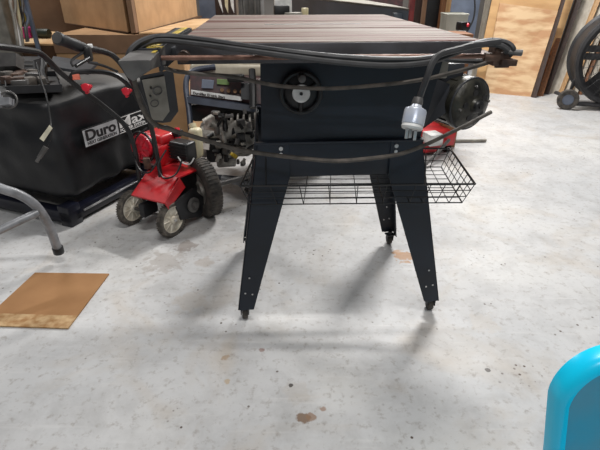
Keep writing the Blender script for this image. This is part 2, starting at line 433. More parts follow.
# cross rod and rear bracket
ra, rb = P(150,58,.885), P(499,56,.905)
MB().cyl(ra, rb, .0048, seg=14).build('cross_rod', 'rust', saw)
mb = MB(); c = P(494,56,.915)
mb.box(c, (.014,.03,.034), rz=.1, bev=.002); mb.box(P(503,60,.91), (.030,.005,.030), rz=.1, bev=.001)
mb.box(P(502,50,.93), (.036,.03,.006), rz=.1, bev=.001); mb.cyl(P(484,57,.905), P(499,57,.905), .0085)
br = mb.build('rod_bracket', 'rustbracket', saw)
MB().cyl(P(503,51.5,.905), P(522,53,.90), .0062).build('lock_rod', 'grey', saw)
mb = MB(); sbox(mb, TX1-.002, TX1+.03, -.47, TY1-.1, .822, .834, .001); mb.build('rear_rail', 'rustbracket', saw)
# motor
mo = P(473,105,1.40); ax = RS.to_3x3() @ V(-.42,1,.02); ax.normalize()
mb = MB(); mb.lathe([(0,-.020),(.02,-.020),(.024,-.012),(.045,-.008),(.066,.000),(.078,.012),(.083,.022),(.083,.035),(.079,.04),(.079,.19),(.082,.195),(.080,.22),(.06,.23),(0,.232)], mo, ax, 40)
for k in range(14):
    a = k/14*2*PI; u = ax.orthogonal().normalized(); w = ax.cross(u); r = (u*math.cos(a)+w*math.sin(a))
    mb.cyl(mo+r*.0795+ax*.045, mo+r*.0795+ax*.185, .003, seg=6)
motor = mb.build('motor', 'motorblack', saw)
MB().torus(mo+ax*.014, ax, .079, .0035, 36, 8).build('end_ring', 'charcoal', motor)
mb = MB(); mb.cyl(mo-ax*.030, mo+ax*-.01, .017, .022, seg=20, bev=.002); mb.cyl(mo-ax*.034, mo-ax*.028, .006); mb.build('shaft_cap', 'black', motor)
for k in range(4):
    a = k*PI/2+.6; u_ = ax.orthogonal().normalized(); r = u_*math.cos(a)+ax.cross(u_)*math.sin(a)
    MB().cyl(mo+r*.058-ax*.010, mo+r*.058+ax*.006, .004, seg=8).build('through_bolt', 'grey', motor)
for k in range(5):
    a = k*2*PI/5+.2; u_ = ax.orthogonal().normalized(); r = u_*math.cos(a)+ax.cross(u_)*math.sin(a)
    MB().cyl(mo+r*.040-ax*.0105, mo+r*.040-ax*.004, .010, seg=12).build('vent_hole', 'black', motor)
MB().box(mo+ax*.10+V(-.02,0,.085), (.07,.09,.06), rz=YAW, bev=.006).build('conduit_box', 'charcoal', motor)
MB().box(P(441,69,1.22), (.03,.03,.045), rz=YAW, bev=.004).build('bracket_plate', 'panelgrey', motor)
MB().slab([P(412,96,1.34),P(430,76,1.32),P(450,84,1.38),P(447,112,1.40),P(424,128,1.40)], .02, ax).build('motor_bracket', 'charcoal', motor)

# ------------------------------------------------------------------ cords
def cord(name, pts, r, m, label, sm=8, n=8):
    o = MB().tube([P(*p) for p in pts], r, n, smooth=sm).build(name, m); return tag(o, label, 'cord')
coil = thing('extension_cord', 'thick grey coiled power cord looped along near edge of saw table with white plug', 'cord', P(150,60,.9))
MB().tube([P(*p) for p in [(126,66,.86),(131,50,.86),(145,40,.875),(165,36.5,.90),(200,39.5,.90),(245,46,.885),(290,52,.865),(340,57,.86),(390,59.5,.86),(430,58,.865),(462,48,.88),(488,41,.90),(506,43,.90),(513,50,.90),(506,57,.915),(488,61,.95),(455,60,.97),(430,57,.965)]], .0060, 8, smooth=8).build('cord_strand', 'cord', coil)
MB().tube([P(*p) for p in [(134,62,.875),(140,48,.875),(160,41,.89),(200,44.5,.89),(245,50.5,.87),(290,56.5,.86),(340,62.5,.86),(390,65.5,.86),(430,62,.86),(456,53,.87),(480,45,.89),(500,45.5,.888),(509,51,.888)]], .0055, 8, smooth=8).build('cord_strand', 'cord', coil)
MB().tube([P(*p) for p in [(500,41.5,.87),(475,45,.86),(455,50,.852),(441,54,.848),(433,62,.845),(426,80,.85),(419,99,.868),(416.5,106,.87)]], .0062, 8, smooth=8).build('plug_lead', 'cord', coil)
pa, pb = P(417,104,.87), P(411,132,.875); pd = (pb-pa).normalized()
L_ = (pb-pa).length
mb = MB(); mb.lathe([(0,-.002),(.009,0),(.011,.006),(.020,.010),(.0215,.014),(.0215,L_*.72),(.020,L_*.74),(0,L_*.74)], pa, pd, 28)
plug = mb.build('plug', 'silverplug', coil)
mb = MB(); mb.lathe([(0,L_*.73),(.0205,L_*.74),(.0212,L_*.84),(.019,L_*.9),(0,L_*.9)], pa, pd, 28); mb.build('plug_face', 'white', plug)
sd = pd.cross(V(0,1,0)).normalized()
for k, s_ in enumerate((-.009,.001,.008)):
    c = pa+pd*(L_*.9)+sd*s_+V(0,-.004 if k != 1 else .006,0)
    MB().box(c+pd*.009, (.006,.0018,.02), bev=.0005).build('prong', 'zinc', plug)
cl = MB(); cl.lathe([(0,-.012),(.009,-.012),(.011,-.002),(.009,.004),(0,.004)], pa, pd, 16); cl.build('cord_clamp', 'grey', plug)

cord('thin_cable', [(160,66,.90),(175,71,.94),(200,74,.97),(235,77,1.0),(262,83,1.04),(290,87,1.05),(330,88.5,1.05),(380,85,1.04),(420,80,1.0),(455,72,.97),(480,65,.95),(496,60,.94)], .0045, 'dustycord', 'thin dusty cable sagging across the upper cabinet in front of handwheel')
cord('hanging_cable', [(133,74,.93),(137,92,.96),(144,111,1.0),(155,124,1.05),(175,131,1.08),(205,140,1.10),(235,149,1.12),(265,154,1.13),(300,158,1.13),(335,161,1.13),(370,158.5,1.13),(400,154,1.14),(425,145,1.15),(450,133,1.16),(472,122,1.17),(491,112,1.18)], lambda k: .0055, 'dustycord', 'long dusty grey cable sagging across lower cabinet seam, loose end over motor')

# ------------------------------------------------------------------ wire basket
bk = thing('wire_basket', 'black wire basket hung under the table saw between its legs', 'basket', P(350,190,1.3))
ZR = .478
nl, nr = onz(240,186,ZR), onz(475,184,ZR); fr = onz(450,148.5,ZR); flc = onz(258,148,ZR)
rimp = [nl, nr, fr, flc]
def lerp(a, b, t): return a+(b-a)*t
dz = .062
cen = sum(rimp, Vector())/4
bot = [lerp(p, V(cen.x, cen.y, p.z), .07)-V(0,0,dz) for p in rimp]
bot[1] = bot[1]; 
mb = MB()
for k in range(4): mb.cyl(rimp[k], rimp[(k+1) % 4], .0032, seg=8)
mb.build('rim', 'black', bk)
mb = MB()
for k in range(4):
    mb.cyl(bot[k], bot[(k+1) % 4], .002, seg=6)
    for zf in (.33, .66):
        a = lerp(rimp[k], bot[k], zf); b = lerp(rimp[(k+1) % 4], bot[(k+1) % 4], zf); mb.cyl(a, b, .0014, seg=6)
mb.build('side_wires', 'black', bk)
mb = MB()
n = 16
for k in range(n+1):
    t = k/n; a, b, c, d = lerp(nl,nr,t), lerp(bot[0],bot[1],t), lerp(bot[3],bot[2],t), lerp(flc,fr,t)
    if k % 2 == 0 or k > 12: mb.tube([a,b,c,d], .0013, 6)
for k in range(1, 8):
    t = k/8; a, b, c, d = lerp(nl,flc,t), lerp(bot[0],bot[3],t), lerp(bot[1],bot[2],t), lerp(nr,fr,t)
    mb.tube([a,b,c,d], .0013, 6)
mb.build('wire_mesh', 'black', bk)
mb = MB()
for xx in (266, 425):
    q = onz(xx,185,ZR); mb.tube([q, q+V(0,.015,.03), V(q.x,q.y+.03,ZR+.075)], .0022, 6)
mb.build('hook', 'black', bk)

# ------------------------------------------------------------------ generator under black cover
g0 = V(-1.035,1.83,0); gd = V(.374,.927,0).normalized(); gl = V(-.927,.374,0).normalized()
GL, GW, GH = .66, .85, .55
cov = thing('covered_generator', 'portable generator under a black vinyl cover beside red edger', 'generator', g0)
def gp(a, b, z): return g0+gd*a+gl*b+V(0,0,z)
n0_ = V(.927,-.374,0)
b = bmesh.new(); bmesh.ops.create_cube(b, size=1); bmesh.ops.subdivide_edges(b, edges=b.edges[:], cuts=26, use_grid_fill=True)
for v in b.verts:
    p = v.co*2
    r = .80; q = Vector([max(-r,min(r,c)) for c in p]); dlt = p-q
    if dlt.length > 1e-6: p = q+dlt.normalized()*(1-r) if sum(abs(c) > r for c in p) > 1 else p
    zz = (p.z+1)/2
    flare = 1+.03*(1-zz)
    x = (p.x*flare*.5+.5)*GL; y = (p.y*flare*.5+.5)*GW
    zt = zz*(GH-.10)+.10
    w = gp(x, y, zt)
    k = noise.noise(w*5)*.026+noise.noise(w*12)*.010
    k2 = .014*math.sin(x*26+2*noise.noise(w*4))*(1-zz)
    w += (gl*(p.y)+gd*p.x).normalized()*(k+k2*.6)+V(0,0,noise.noise(w*4+V(3,1,2))*.022*zz+.02*zz*math.cos(p.x*1.2))
    d_ = (w-g0).dot(n0_); lim = .024
    if d_ > lim: w -= n0_*(d_-lim)
    v.co = w
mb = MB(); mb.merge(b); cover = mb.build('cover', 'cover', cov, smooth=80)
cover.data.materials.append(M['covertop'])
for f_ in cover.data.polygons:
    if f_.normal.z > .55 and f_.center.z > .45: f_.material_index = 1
# base frame and foot
mb = MB()
def gbox(mb, a0, a1, b0, b1, z0, z1, bev=.006):
    mx = frame_mat(gp((a0+a1)/2,(b0+b1)/2,(z0+z1)/2), gd, gl, V(0,0,1)); return mb.box((0,0,0),(a1-a0,b1-b0,z1-z0),bev=bev,mx=mx)
gbox(mb, -.05, .60, -.035, .02, .02, .075); gbox(mb, -.05, 0, -.03, .8, .02, .075); gbox(mb, .58,.62,-.02,.8,.02,.075)
gbox(mb, -.05, .02, -.035, .03, 0, .10); gbox(mb, .5,.6,-.02,.04,0,.1); gbox(mb, -.03,.04,.7,.8,0,.1)
mb.build('base_frame', M.setdefault('navyblack', mat('blue_black_frame',(22,24,38),.3,0,(16,17,26),10)), cov)
mb = MB(); mb.cyl(gp(.03,-.040,.055), gp(.56,-.040,.055), .0045, seg=8); mb.build('bright_line', 'steel', cov)  # made-up steel rod that draws the bright line along the base frame
# label
n0 = V(.927,-.374,0)
def onside(px, py, off=.0):
    a = P(px,py,1)-V(0,0,H); t = (n0.dot(g0)+off-H*0)/n0.dot(a); return V(0,0,H)+a*t
OFF = .03
la = onside(82,131,OFF); lb = onside(142,108,OFF); ld = onside(87.5,147,OFF); lc = onside(148,124,OFF); lm = onside(116,118,OFF); lmb = onside(120.5,133.5,OFF)
xd = gd.copy(); yd = V(0,0,1)
# true rectangle on the cover side
org = V(la.x, la.y, (ld.z+lmb.z)/2); Wd = (lb-la).length*1.08; Hd = la.z-org.z
Ws = (lm-la).length
def lp(x, y, l=0): return org+xd*x+yd*y+n0*l
lab = MB().slab([lp(-.002,-.004),lp(Wd+.012,-.004),lp(Wd+.012,Hd+.004),lp(-.002,Hd+.004)], .006, -n0).build('label_patch', 'blacklabel', cov)
MB().slab([lp(0,0,.0015),lp(Ws,0,.0015),lp(Ws,Hd,.0015),lp(0,Hd,.0015)], .001, -n0).build('silver_panel', 'silverlabel', lab)
mb = MB()
for (x0,x1,y0,y1) in ((Ws+.006,Wd+.01,Hd-.002,Hd+.001),(Ws+.006,Wd+.01,.0,.003)):
    mb.slab([lp(x0,y0,.0012),lp(x1,y0,.0012),lp(x1,y1,.0012),lp(x0,y1,.0012)], .001, -n0)
mb.build('white_border', 'white', lab)
text('lettering', 'Duro', Hd*.86, lp(.012,Hd*.36,.001), xd, yd, 'blacklabel', lab, .001, fit=Ws-.026, bold=.0022)
text('lettering', 'Max', Hd*.86, lp(Ws+.012,Hd*.36,.0), xd, yd, 'white', lab, .001, fit=Wd-Ws-.020, bold=.0012)
text('lettering', 'NEXT GENERATION', Hd*.27, lp(.014,Hd*.08,.001), xd, yd, 'blacklabel', lab, .001, fit=Ws-.03, bold=.0004)
text('lettering', 'POWER SYSTEMS', Hd*.26, lp(Ws+.012,Hd*.1,.0), xd, yd, 'white', lab, .001, fit=Wd-Ws-.022, bold=.0006)

# ------------------------------------------------------------------ things lying on the cover and hanging over it
tr = thing('parts_tray', 'shallow tray heaped with grey metal parts on the black cover', 'tray', P(30,84,1.9))
mb = MB(); c = P(32,84,1.86)
TZ = .60
def tp(px, py, z=TZ): return onz(px, py, z)
q = [onz(8,92,.585), onz(62,90,.585), onz(56,76,.585), onz(6,77,.585)]
mb.slab([V(p.x,p.y,.585) for p in q], .008, V(0,0,-1))
for k in range(4): mb.slab([q[k], q[(k+1) % 4], q[(k+1) % 4]+V(0,0,.022), q[k]+V(0,0,.022)], .004)
mb.build('tray_body', 'blackplastic', tr)
random.seed(3)
for k in range(16):
    t = random.random(); s_ = random.random(); p = lerp(lerp(q[0],q[1],t), lerp(q[3],q[2],t), .15+.7*s_)
    mb = MB(); mb.box((p.x,p.y,.60+random.random()*.012), (.03+random.random()*.05,.02+random.random()*.03,.015+random.random()*.02), rz=random.random()*3, bev=.003)
    tag(mb.build('metal_part', random.choice(['black','grey','dustycord','dustycord','rustbracket'])), 'small worn grey metal part heaped in the tray on the black cover', 'metal part', 'metal parts in the tray')
gr = thing('black_vent_box', 'black slatted plastic vent housing above the parts tray', 'housing', P(22,68,2.2))
mb = MB(); mb.slab([P(9,60,2.15),P(34,60,2.2),P(36,75,2.2),P(9,76,2.15)], .12, V(0,1,0)); mb.build('housing', 'blackplastic', gr)
for k in range(4):
    y = 61.5+k*3.8
    MB().tube([P(10,y,2.12),P(33,y,2.17)], .0042, 6).build('slat', 'grey', gr)
mb = MB(); mb.cyl(P(10,66,2.1), P(33,88,1.9), .006); tag(mb.build('metal_rod', 'grey'), 'thin grey rod slanting down from the slatted vent housing', 'rod')
mb = MB(); mb.tube([P(44,60,2.0),P(43,74,1.95),P(47,86,1.88)], .014, 10); tag(mb.build('black_hose', 'black'), 'short black hose end standing up behind the tray', 'hose')
# cable with paper tag and connector hanging over the cover front
hc_ = thing('tagged_cable', 'thin black cable with paper tag hanging down the black cover', 'cable', P(45,110,1.7))
MB().tube([P(36,62,1.9),P(41,80,1.82),P(46,95,1.72),P(49,110,1.68),P(51,125,1.66),P(51,138,1.66),P(44,150,1.66)], .0032, 6, smooth=6).build('lead', 'black', hc_)
MB().slab([P(49.5,125,1.645),P(52.5,128,1.645),P(43.5,141.5,1.645),P(39.5,138.5,1.645)], .0012).build('paper_tag', 'tagpaper', hc_)
mb = MB(); mb.cyl(P(46,147,1.65), P(39,158,1.65), .010, .008, seg=12); mb.cyl(P(39,158,1.65), P(36.5,162,1.65), .006); mb.build('connector', 'grey', hc_)
mb = MB(); mb.torus(P(8,100,1.62), V(.2,-1,.5), .030, .0035, 28, 6); tag(mb.build('metal_ring', 'grey'), 'thin grey metal ring hooked by silver bracket at left edge', 'ring')
mb = MB(); mb.slab([P(-12,98,1.6),P(9,97,1.6),P(9,104,1.6),P(-12,107,1.6)], .03); mb.slab([P(-12,88,1.6),P(-4,88,1.6),P(0,97,1.6),P(-12,99,1.6)], .02)
tag(mb.build('steel_bracket', 'tubegrey'), 'silver steel bracket poking in at the left edge above the cover', 'bracket')
mb = MB(); mb.slab([P(-12,52,2.0),P(16,53,2.0),P(16,66,2.0),P(-12,67,2.0)], .06); tag(mb.build('grey_block', 'grey'), 'grey block at left edge beside the slatted vent housing', 'block')

# ------------------------------------------------------------------ red walk-behind edger
ed = thing('lawn_edger', 'red walk-behind garden edger with black handlebars and small spoked wheels', 'garden machine', (-.68,1.85,0))
wl, wr = onz(135,223), onz(174,235)
axd = (wr-wl); axd.z = 0; axd.normalize(); fwd = V(-axd.y, axd.x, 0)
RW = .078
def wheel(c, name='wheel'):
    c = V(c.x, c.y, RW)
    mb = MB(); mb.lathe([(.059,-.012),(.072,-.014),(.077,-.010),(.078,0),(.077,.010),(.072,.014),(.059,.012),(.057,0),(.059,-.012)], c, axd, 40)
    for k in range(44):
        a = k/44*2*PI; r = fwd*math.cos(a)+V(0,0,1)*math.sin(a); t_ = -fwd*math.sin(a)+V(0,0,1)*math.cos(a)
        mb.box((0,0,0), (.024,.0045,.003), mx=frame_mat(c+r*.0785, axd, t_, r))
    w = mb.build(name, 'treadgrey', ed)
    mb = MB(); mb.lathe([(.056,-.012),(.060,-.012),(.060,.012),(.056,.012),(.056,-.012)], c, axd, 32); mb.lathe([(0,-.02),(.016,-.02),(.018,0),(.016,.02),(0,.02)], c, axd, 20)
    mb.lathe([(.018,-.008),(.058,-.005),(.058,.005),(.018,.008),(.018,-.008)], c, axd, 28)
    for k in range(10):
        a = k/10*2*PI; r = fwd*math.cos(a)+V(0,0,1)*math.sin(a); mb.cyl(c+r*.014+axd*.007, c+r*.057+axd*.005, .004, .003, seg=6)
    mb.build('wheel_hub', 'hub', w)
    mb = MB(); mb.cyl(c-axd*.026, c+axd*.026, .006, seg=10); mb.build('axle_nut', 'zinc', w)
wheel(wl); wheel(wr)
mid = (wl+wr)/2; mid.z = 0
def ep(a, f, z): return mid+axd*a+fwd*f+V(0,0,z)
MB().cyl(ep(-.115,0,RW), ep(.115,0,RW), .008, seg=12).build('axle', 'grey', ed)
# sloping red deck
Z = [ep(-.098,-.03,.135), ep(.098,-.03,.135), ep(.115,.17,.235), ep(-.115,.17,.235)]
mb = MB(); mb.slab([ep(-.050,-.045,.175), ep(.135,-.045,.178), ep(.115,.07,.245), ep(-.055,.07,.245)], .006, V(0,0,-1))
mb.slab([ep(-.06,.07,.245), ep(.12,.07,.245), ep(.115,.24,.235), ep(-.06,.24,.24)], .006, V(0,0,-1))
mb.slab([ep(.135,-.045,.178), ep(.125,.07,.245), ep(.12,.10,.19), ep(.126,-.02,.135)], .004, axd)
mb.build('deck', 'red', ed)
mb = MB(); mb.box((0,0,0), (.17,.16,.12), bev=.01, mx=frame_mat(ep(0,.15,.16), axd, fwd, V(0,0,1))); mb.box((0,0,0),(.03,.08,.06),bev=.003,mx=frame_mat(ep(0,-.01,.11), axd, fwd, V(0,0,1)))
mb.build('chassis', 'blackplastic', ed)
mb = MB(); mb.slab([ep(.12,.02,.15), ep(.12,.14,.17), ep(.12,.24,.06), ep(.12,.16,.02), ep(.12,.04,.06)], .012, axd); mb.build('blade_guard', 'blackplastic', ed)
mb = MB(); mb.cyl(ep(.135,.12,.10), ep(.145,.12,.10), .034, seg=24); mb.cyl(ep(.14,.12,.10), ep(.16,.12,.10), .014); mb.build('pulley', 'grey', ed)
# engine
ec = P(162,152,2.08)
mb = MB(); e0 = P(158,150,2.08)
mb.box((0,0,0), (.17,.15,.11), bev=.025, mx=frame_mat(e0, axd, fwd, V(0,0,1)), seg=4)
mb.box((0,0,0), (.13,.12,.05), bev=.018, mx=frame_mat(e0+V(.02,0,.065), axd, fwd, V(0,0,1)), seg=4)
eng = mb.build('engine_shroud', 'red', ed)
sc_ = P(145,146,2.0)
mb = MB(); mb.lathe([(0,-.03),(.035,-.03),(.050,-.02),(.055,0),(.055,.03),(0,.03)], sc_, -fwd, 28)
for k in range(7):
    a = k/7*2*PI; r = axd*math.cos(a)+V(0,0,1)*math.sin(a); mb.cyl(sc_-fwd*.03+r*.02, sc_-fwd*.03+r*.05, .010, .006, seg=8)
mb.build('recoil_starter', 'redbright', eng)
MB().torus(sc_-fwd*.012, fwd, .066, .006, 32, 8).build('starter_ring', 'black', eng)
mf = P(183,150,2.0)
mb = MB(); mb.box((0,0,0), (.105,.07,.085), bev=.012, mx=frame_mat(mf, axd, fwd, V(0,0,1)), seg=3)
for k in range(5): mb.box((0,0,0), (.10,.004,.005), mx=frame_mat(mf+V(0,0,-.03+k*.014)-fwd*.036, axd, fwd, V(0,0,1)))
mb.build('air_filter_box', 'black', eng)
MB().box(P(175,133,2.05), (.07,.05,.03), rz=-.4, bev=.01).build('throttle_cap', 'black', eng)
MB().cyl(P(177,128,2.04), P(178,139,2.04), .012, seg=14).build('primer_knob', 'redbright', eng)
mb = MB(); mb.box((0,0,0), (.055,.06,.15), bev=.02, mx=frame_mat(P(196,143,2.14), axd, fwd, V(.05,0,1).normalized()), seg=4); mb.cyl(P(193,128,2.12), P(192,124,2.12), .018)
mb.build('fuel_tank', 'cream', ed)
mb = MB(); mb.tube([P(178,157,1.96),P(183,163,1.95),P(190,164,1.95),P(194,158,1.96)], .003, 6, smooth=5); mb.build('spark_lead', 'white', ed)
mb = MB(); mb.tube([P(147,128,1.92),P(136,138,1.9),P(134,156,1.9),P(140,170,1.9),P(150,172,1.9),P(158,160,1.9)], .004, 6, smooth=6)
mb.tube([P(166,150,1.9),P(158,166,1.88),P(164,178,1.88),P(176,174,1.9),P(182,160,1.92)], .004, 6, smooth=6)
mb.tube([P(158,128,1.86),P(166,126,1.9),P(176,130,1.95)], .004, 6, smooth=6)
mb.build('control_cable', 'black', ed)
MB().box(P(147,163,1.96), (.03,.03,.05), rz=.3, bev=.006).build('belt_tensioner', 'rustbracket', ed)
# handlebars
hr = [P(85,48,1.42),P(98,50,1.5),P(112,55,1.58),P(121,64,1.62),P(129,76,1.66),P(138,93,1.71),P(146,111,1.77),P(152,130,1.83),P(156,150,1.88),P(160,172,1.93),P(162,188,1.96)]
hl = [P(-14,45,1.22),P(0,46.5,1.27),P(20,49,1.36),P(37,52,1.45),P(46,58,1.5),P(60,72,1.58),P(80,88,1.66),P(102,105,1.76),P(120,120,1.82),P(129,132,1.85),P(135,150,1.89),P(138,168,1.94),P(141,188,1.98)]
hb = MB(); hb.tube(hr, .0098, 10, smooth=5); hb.tube(hl, .0098, 10, smooth=5)
hb.tube([P(118,72,1.63),P(104,66,1.62),P(88,62,1.6)], .005, 8, smooth=5)
bar = hb.build('handlebar', 'black', ed)
MB().tube([P(71,78,1.62),P(75,73,1.62),P(90,71.5,1.64),P(106,72.5,1.67),P(119,77,1.70),P(130,87,1.74),P(140,103,1.79),P(148,122,1.84)], .0095, 8, smooth=5).build('cross_brace', 'black', ed)
gr_ = MB(); ga, gb = P(57,38,1.30), P(86,49,1.43); gdir = (gb-ga).normalized()
gr_.lathe([(0,0),(.0165,0),(.0185,.003),(.0185,.012),(.0165,.016),(.0165,.05),(.0175,.09),(.015,(gb-ga).length),(0,(gb-ga).length)], ga, gdir, 24)
grip = gr_.build('grip', 'blackplastic', ed)
MB().cyl(ga-gdir*.0015, ga+gdir*.001, .0155, seg=24).build('grip_end', 'grey', grip)
mb = MB(); mb.box(P(88,54,1.42), (.022,.035,.045), rz=.2, bev=.006); mb.cyl(P(89,58,1.40), P(76,66,1.34), .0055); mb.tube([P(84,52,1.40),P(72,60,1.35),P(73,66,1.34)], .004, 6, smooth=4)
mb.build('throttle_lever', 'black', ed)
MB().box(P(90,46,1.43), (.016,.014,.012), rz=.5, bev=.003).build('lever_clip', 'white', ed)
for px, py, t in ((87,88,1.60),(127,92,1.68)):
    mb = MB(); c = P(px,py,t); mb.cyl(c+V(0,.012,0), c-V(0,.012,-.004), .012, .015, seg=14, bev=.003)
    for a in (.4, 2.5, 4.6): mb.cyl(c+V(math.cos(a)*.014,-.008,math.sin(a)*.014), c+V(math.cos(a)*.014,.006,math.sin(a)*.014), .006, seg=8)
    mb.build('clamp_knob', 'redbright', ed)
MB().box(P(76,77,1.62), (.028,.01,.02), rz=.2, bev=.004).build('orange_tab', 'orange', ed)

# ------------------------------------------------------------------ open frame generator
og = thing('open_frame_generator', 'open-frame generator with control panel standing between edger and saw', 'generator', V(-.4,2.35,0))
T = 2.40
def tb(mb, pts, r, n=10, sm=5): mb.tube([P(*p) for p in pts], r, n, smooth=sm); return mb
mb = MB()
tb(mb, [(247,180,2.34),(226,178,2.35),(205,175,2.36),(196,165,2.37),(192,140,2.38),(189,110,2.39),(186,88,2.40),(188,76,2.41),(196,70,2.42),(215,67,2.45)], .0155)
mb.tube([P(262,68,2.5),P(225,66.5,2.5),P(203,67,2.5)], .0155, 10)
zf = P(190,100,2.38)
fr1 = mb.build('frame', M.setdefault('frameblue', mat('slate_frame',(62,68,82),.4,.2,(48,53,64),12)), og)
mb = MB(); mb.slab([P(187,96.5,2.37),P(262,107,2.37),P(262,113,2.37),P(188,103,2.37)], .03, V(0,1,0)); mb.build('cross_bar', 'frameblue', og)
mb = MB(); mb.slab([P(190,74,2.40),P(262,80,2.40),P(262,104,2.40),P(190,97,2.40)], .12, V(.1,1,0)); pan = mb.build('control_panel', 'maroon', og)
MB().slab([P(191,90,2.385),P(242,97,2.385),P(242,101,2.385),P(191,94.5,2.385)], .006, V(0,1,0)).build('white_strip', 'white', pan)
MB().slab([P(202,79.5,2.385),P(214,80.5,2.385),P(213,88.5,2.385),P(201.5,88,2.385)], .006, V(0,1,0)).build('gauge_screen', 'bluegrey', pan)
MB().slab([P(217,79,2.385),P(229,80,2.385),P(229,85,2.385),P(217,84,2.385)], .006, V(0,1,0)).build('green_sticker', 'green', pan)
for k in range(4):
    MB().cyl(P(222+k*6.5,90+k*.6,2.39), P(222+k*6.5,90+k*.6,2.375), .010, seg=16).build('socket', 'cardbrown', pan)
sx_ = (P(242,97,2.38)-P(191,90,2.38)).normalized(); sn_ = V(0,-1,0); sy_ = sn_.cross(sx_).normalized()
text('lettering', 'DuroMax Electric Start', .018, P(193,94,2.377), sx_, sy_, 'black', pan, .001, xs=1.0, bold=.0008)
mb = MB(); mb.slab([P(241,83,2.36),P(250,84,2.36),P(250,100,2.36),P(241,99,2.36)], .02, V(0,1,0)); mb.build('outlet_cover', 'charcoal', pan)
mb = MB(); tb(mb, [(252,70,2.3),(253,88,2.28),(253,108,2.27)], .018); mb.box(P(236,78,2.33), (.09,.06,.035), rz=.1, bev=.01); mb.build('strap', 'black', og)
mb = MB(); c = P(234,66,2.62); mb.box((c.x,c.y,c.z), (.46,.34,.085), rz=.05, bev=.03, seg=4); mb.build('fuel_tank', M.setdefault('paletank', mat('pale_tank',(206,200,182),.35,.1,(170,160,140),8)), og)
mb = MB(); mb.cyl(P(252,66,2.5), P(252,61,2.5), .03); mb.build('fuel_cap', 'alu', og)
# engine block
mb = MB()
mb.box(P(226,138,2.42), (.28,.26,.14), rz=.1, bev=.03, seg=3)
mb.cyl(P(214,128,2.30), P(222,128,2.45), .055, seg=24); mb.cyl(P(240,132,2.28), P(240,132,2.42), .062, seg=28); mb.cyl(P(256,140,2.3), P(256,140,2.42), .05)
for k in range(6): mb.box(P(220+k*6,121,2.36), (.010,.12,.05), rz=.1, bev=.002)
mb.box(P(226,160,2.36), (.10,.10,.05), rz=.2, bev=.012); mb.cyl(P(205,124,2.35), P(215,118,2.35), .028)
eb = mb.build('engine', 'alu', og)
mb = MB()
mb.cyl(P(224,118,2.30), P(226,132,2.30), .014); mb.cyl(P(233,122,2.28), P(234,150,2.28), .009)
for k in range(3): mb.cyl(P(226,140+k*5,2.27), P(246,141+k*5,2.27), .005)
mb.box(P(214,150,2.3), (.08,.05,.12), rz=.2, bev=.01)
mb.build('linkage', 'black', eb)
random.seed(11)
for kk, mm in ((0,'black'),(1,'alu'),(2,'grey')):
    for j in range(14):
        mb = MB(); c = P(random.uniform(206,258), random.uniform(112,166), 2.24+random.uniform(0,.05))
        if j % 2: mb.box(c, (random.uniform(.015,.045), .03, random.uniform(.012,.035)), rz=random.uniform(-.5,.5), bev=.003)
        else: mb.cyl(c, c+V(random.uniform(-.04,.04), random.uniform(0,.03), random.uniform(-.05,.05)), random.uniform(.005,.014), seg=10)
        mb.build('engine_casting' if j % 2 else 'engine_pipe', mm, eb)
MB().cyl(P(233,157,2.22), P(235,154,2.22), .020, seg=14, bev=.003).build('oil_cap', 'brass', eb)
MB().slab([P(203,143,2.25),P(209.5,144,2.25),P(209,150,2.25),P(203,149,2.25)], .002).build('sticker', 'white', eb)
MB().box(P(228,108,2.55), (.40,.20,.10), rz=.1, bev=.02).build('airbox', 'black', og)
mb = MB(); tb(mb, [(222,178,2.3),(245,184,2.28),(262,187,2.27)], .017); mb.build('base_tube', 'tubegrey', og)
mb = MB(); q = onz(250,192); mb.cyl(V(q.x,q.y,0), V(q.x,q.y,.10), .016); mb.cyl(V(q.x,q.y,0), V(q.x,q.y,.02), .025); mb.build('foot', 'rubber', og)
# its tyre
tc_ = onz(207,214,0); tc_.z = .135; wax = V(-.80,-.60,0).normalized(); wf = V(-wax.y, wax.x, 0)
mb = MB(); mb.lathe([(.075,-.030),(.110,-.036),(.129,-.029),(.135,-.013),(.135,.013),(.129,.029),(.110,.036),(.075,.030),(.07,0),(.075,-.030)], tc_, wax, 40)
for k in range(48):
    a = k/48*2*PI; r = wf*math.cos(a)+V(0,0,1)*math.sin(a); t_ = -wf*math.sin(a)+V(0,0,1)*math.cos(a)
    mb.box((0,0,0), (.052,.008,.004), mx=frame_mat(tc_+r*.1345, wax, t_, r))
ty = mb.build('tyre', 'rubber', og)
mb = MB(); mb.lathe([(0,.01),(.03,.03),(.04,.02),(.075,.022),(.075,-.02),(0,-.02)], tc_, wax, 28); mb.build('wheel_rim', 'alu', ty)
MB().cyl(tc_, tc_-wax*.30, .012).build('axle', 'grey', og)

